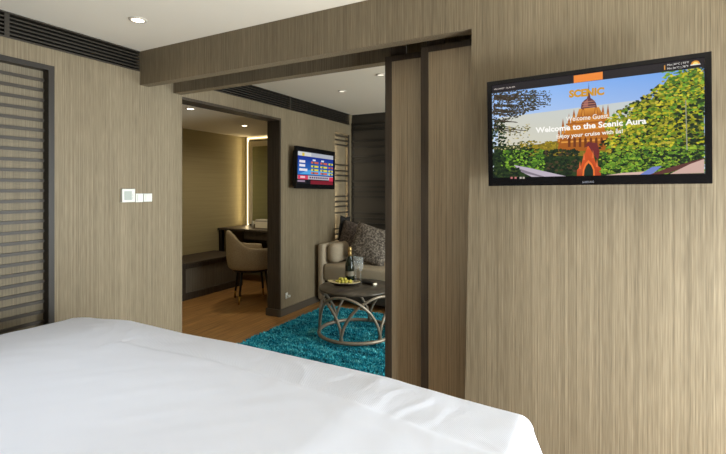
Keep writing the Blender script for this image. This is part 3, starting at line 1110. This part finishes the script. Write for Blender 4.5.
# ------------------------------------------------------------------ lounge: rug, sofa, cushions
def rug():
    X0, X1, Y0, Y1 = 0.215, 2.3, 0.45, 2.11
    rnd = random.Random(4)
    vs, fs = [], []
    vs += [(X0, Y0, 0.001), (X1, Y0, 0.001), (X1, Y1, 0.001), (X0, Y1, 0.001), (X0, Y0, 0.010), (X1, Y0, 0.010), (X1, Y1, 0.010), (X0, Y1, 0.010)]
    fs += [(0, 3, 2, 1), (4, 5, 6, 7), (0, 1, 5, 4), (1, 2, 6, 5), (2, 3, 7, 6), (3, 0, 4, 7)]
    for _ in range(42000):
        x = rnd.uniform(X0, X1 if rnd.random() < 0.35 else 1.75)
        y = rnd.uniform(Y0, Y1)
        patch = noise.noise(Vector((x * 3.5, y * 8, 0)))
        a = rnd.uniform(0, 6.28)
        h = rnd.uniform(0.012, 0.024) + 0.006 * patch
        w = rnd.uniform(0.004, 0.0085)
        lx, ly = rnd.uniform(-0.022, 0.022), rnd.uniform(-0.022, 0.022)
        dx, dy = math.cos(a) * w, math.sin(a) * w
        n = len(vs)
        z0 = 0.009
        vs.append((x - dx, y - dy, z0))
        vs.append((x + dx, y + dy, z0))
        vs.append((x + dx * 0.8 + lx * 0.6, y + dy * 0.8 + ly * 0.6, z0 + h * 0.7))
        vs.append((x - dx * 0.8 + lx * 0.6, y - dy * 0.8 + ly * 0.6, z0 + h * 0.7))
        vs.append((x + lx, y + ly, z0 + h))
        fs.append((n, n + 1, n + 2, n + 3))
        fs.append((n + 3, n + 2, n + 4))
    me = D.meshes.new('rug')
    me.from_pydata(vs, [], fs)
    return link('rug', me, M['rug'])


tag(rug(), 'shaggy teal rug on the lounge floor under the round table', 'rug')

t = thing('sofa', 'beige fabric sofa against the dark slatted wall in the lounge', 'sofa', (0.035, 2.61, 0.0))
boxes('side_panel', M['sofa'], t, (0.015, 0.085, -0.42, 0.43, 0.05, 0.685), bevel=0.02, seg=3, smooth=True)
boxes('side_panel', M['sofa'], t, (2.015, 2.085, -0.42, 0.43, 0.05, 0.685), bevel=0.02, seg=3, smooth=True)
b = MB()
b.box(0.088, 0.235, -0.37, 0.26, 0.462, 0.69)
b.bevel(0.07, 5)
b.build('arm_pad', M['sofa'], t, True)
b = MB()
b.box(1.865, 2.012, -0.37, 0.26, 0.462, 0.69)
b.bevel(0.07, 5)
b.build('arm_pad', M['sofa'], t, True)
boxes('base', M['dark_back'], t, (0.085, 2.015, -0.38, 0.43, 0.06, 0.27), bevel=0.01)
boxes('seat_cushion', M['sofa'], t, (0.088, 1.05, -0.42, 0.24, 0.27, 0.46), bevel=0.035, seg=4, smooth=True)
boxes('seat_cushion', M['sofa'], t, (1.055, 2.012, -0.42, 0.24, 0.27, 0.46), bevel=0.035, seg=4, smooth=True)
boxes('backrest', M['sofa'], t, (0.088, 2.012, 0.27, 0.435, 0.20, 0.80), bevel=0.05, seg=4, smooth=True)
for sx_ in (0.12, 1.98):
    for sy_ in (-0.34, 0.40):
        boxes('leg', M['leg_black'], t, (sx_ - 0.02, sx_ + 0.02, sy_ - 0.02, sy_ + 0.02, 0.0, 0.06))


def cushion(name, label, m, center, w, h, th, rot):
    b = MB()
    n = 18
    grid = {}
    for side in (1, -1):
        for i in range(n + 1):
            for j in range(n + 1):
                u, v = -1 + 2 * i / n, -1 + 2 * j / n
                k = max(0, (1 - abs(u) ** 2.4)) ** 0.5 * max(0, (1 - abs(v) ** 2.4)) ** 0.5
                pin = 1 - 0.07 * (1 - abs(u * v)) * (u * u + v * v)
                if side == -1 and (i in (0, n) or j in (0, n)):
                    grid[side, i, j] = grid[1, i, j]
                    continue
                wr = 0.012 * noise.noise(Vector((u * 2.2 + center[0] * 9, v * 2.2, side * 3.0))) * k
                grid[side, i, j] = b.b.verts.new((u * w / 2 * pin, -side * (th / 2 * k + wr), v * h / 2 * pin))
    for side in (1, -1):
        for i in range(n):
            for j in range(n):
                b.b.faces.new((grid[side, i, j], grid[side, i + 1, j], grid[side, i + 1, j + 1], grid[side, i, j + 1]))
    o = b.build(name, m, None, True, center)
    o.rotation_euler = rot
    return tag(o, label, 'cushion')


cushion('throw_cushion', 'plain black cushion wedged in the sofa corner behind the others', M['cushion_black'], (0.095, 2.70, 0.735), 0.17, 0.50, 0.06, (R(0), R(8), R(70)))
cushion('throw_cushion', 'dark brocade cushion leaning in the sofa corner by the arm', M['cushion_plum'], (0.295, 2.62, 0.685), 0.42, 0.46, 0.13, (R(-14), R(11), R(4)))
cushion('throw_cushion', 'silvery brocade cushion tilted forward, nearest the sliding door', M['cushion_grey'], (0.60, 2.45, 0.68), 0.47, 0.44, 0.16, (R(-18), R(14), R(4)))

# ------------------------------------------------------------------ round table with arched metal base
TX, TY, TH, TR = 0.978, 1.427, 0.444, 0.335
t = thing('round_table', 'round dark topped table on interlaced bronze arches over the teal rug', 'table', (TX, TY, 0.036))
b = MB()
b.lathe([(0.02, TH - 0.050), (TR - 0.02, TH - 0.050), (TR - 0.003, TH - 0.047), (TR, TH - 0.043), (TR, TH - 0.036), (TR - 0.003, TH - 0.030), (0.02, TH - 0.030)], n=56)
b.build('tabletop', M['table_top'], t, True)
b = MB()
ZB = 0.013
b.tube([(TR * math.cos(2 * math.pi * k / 56), TR * math.sin(2 * math.pi * k / 56), ZB) for k in range(56)], 0.0155, 10, True)
b.build('base_ring', M['bronze'], t, True)
ZT = TH - 0.062
for k in range(6):
    cen = R(-62 - 22 + 60 * k)
    b = MB()
    pts = []
    for i in range(25):
        s_ = -1 + 2 * i / 24
        an = cen + R(62) * s_
        z = ZB + (ZT - ZB) * (max(0, 1 - abs(s_) ** 1.9)) ** 0.62
        rr = TR - 0.004 - 0.02 * math.sin(math.pi * (z - ZB) / (ZT - ZB)) * (1 if k % 2 else 0.4)
        pts.append((rr * math.cos(an), rr * math.sin(an), z))
    b.tube(pts, 0.0128, 8)
    b.build('arch', M['bronze'], t, True)

ZTAB = 0.036 + TH - 0.030

# bottle, flutes, plate with fruit, remote
p = on_z(349.8, 280.6, ZTAB)
t = thing('champagne_bottle', 'dark champagne bottle with gold neck on the round table', 'bottle', (p.x, p.y, ZTAB))
b = MB()
b.lathe([(0.0, 0.012), (0.030, 0.001), (0.043, 0.003), (0.044, 0.02), (0.044, 0.14), (0.041, 0.165), (0.030, 0.20), (0.019, 0.235), (0.0155, 0.262), (0.0155, 0.29)], n=28, cap=False)
b.build('body', M['bottle_glass'], t, True)
b = MB()
b.lathe([(0.0205, 0.232), (0.0168, 0.262), (0.0165, 0.285), (0.0185, 0.288), (0.0185, 0.300), (0.016, 0.315), (0.010, 0.322)], n=24)
b.build('foil', M['foil'], t, True)
b = MB()
b.lathe([(0.0446, 0.05), (0.0446, 0.095)], n=28, cap=False)
b.build('paper_label', M['paper_label'], t, True)


def flute(label, px_, py_):
    p = on_z(px_, py_, ZTAB)
    t = thing('champagne_flute', label, 'glass', (p.x, p.y, ZTAB))
    b = MB()
    b.lathe([(0.001, 0.104), (0.012, 0.108), (0.022, 0.13), (0.0265, 0.17), (0.024, 0.235), (0.0226, 0.235), (0.025, 0.17), (0.0205, 0.132), (0.011, 0.111), (0.001, 0.107)], n=20, cap=False)
    b.build('bowl', M['glass'], t, True)
    b = MB()
    b.lathe([(0.030, 0.0005), (0.031, 0.002), (0.012, 0.006), (0.004, 0.015), (0.0035, 0.095), (0.006, 0.104)], n=20)
    b.build('stem', M['glass'], t, True)


flute('clear champagne flute nearest the bottle on the round table', 355.8, 281.2)
flute('clear champagne flute on the far side from the bottle, beside the remote', 360.6, 282.2)

p = on_z(344.0, 284.8, ZTAB)
rz = R(16)
t = thing('fruit_plate', 'oval cream plate of green fruit on the round table', 'plate', (p.x, p.y, ZTAB), rz)


def oval(prof_, a, c, n=36):
    b = MB()
    rings = []
    for k, z in prof_:
        rings.append([b.b.verts.new((a * k * math.cos(2 * math.pi * i / n), c * k * math.sin(2 * math.pi * i / n), z + 0.010 * abs(math.cos(2 * math.pi * i / n)) ** 4 * max(0, k - 0.6) / 0.4)) for i in range(n)])
    for x, y in zip(rings, rings[1:]):
        for i in range(n):
            b.b.faces.new((x[i], x[(i + 1) % n], y[(i + 1) % n], y[i]))
    b.b.faces.new(list(reversed(rings[0])))
    b.b.faces.new(rings[-1])
    return b


oval([(0.62, 0.0), (0.8, 0.010), (0.985, 0.0235)], 0.155, 0.075).build('underside', M['plate_dark'], t, True)
oval([(0.97, 0.0235), (1.0, 0.026), (0.97, 0.028), (0.78, 0.0165), (0.6, 0.014)], 0.155, 0.075).build('rim', M['plate'], t, True)
gr = None
for i, (gx, gy, lay) in enumerate([(-0.062, -0.012, 0), (-0.034, -0.026, 0), (-0.032, 0.010, 0), (-0.004, -0.030, 0), (-0.003, 0.004, 0), (0.026, -0.024, 0), (0.028, 0.012, 0), (0.058, -0.012, 0), (0.056, 0.022, 0), (-0.05, 0.024, 0), (-0.016, -0.008, 1), (0.012, -0.004, 1), (-0.036, 0.0, 1)]):
    x = p.x + gx * math.cos(rz) - gy * math.sin(rz)
    y = p.y + gx * math.sin(rz) + gy * math.cos(rz)
    if gr is None:
        b = MB()
        b.lathe([(0.001, -0.0155), (0.009, -0.0125), (0.0145, -0.005), (0.0155, 0.002), (0.012, 0.010), (0.006, 0.0145), (0.001, 0.0155)], n=14)
        gr = b.build('green_fruit', M['grape'], None, True)
        o = gr
    else:
        o = gr.copy()
        COL.objects.link(o)
    o.location = (x, y, ZTAB + 0.0305 + lay * 0.022)
    o.rotation_euler = (random.uniform(-.4, .4), random.uniform(-.4, .4), 0)
    tag(o, 'small yellow-green fruit on the oval cream plate', 'fruit', 'green fruit on the plate')

p = on_z(369.3, 284.0, ZTAB)
t = thing('remote_control', 'black remote control with pale end lying on the round table', 'remote control', (p.x, p.y, ZTAB), R(-24))
boxes('body', M['remote'], t, (-0.085, 0.07, -0.024, 0.024, 0.0, 0.024), bevel=0.008, seg=3, smooth=True)
boxes('end_cap', M['champagne_metal'], t, (0.071, 0.088, -0.020, 0.020, 0.002, 0.022), bevel=0.006, seg=3, smooth=True)
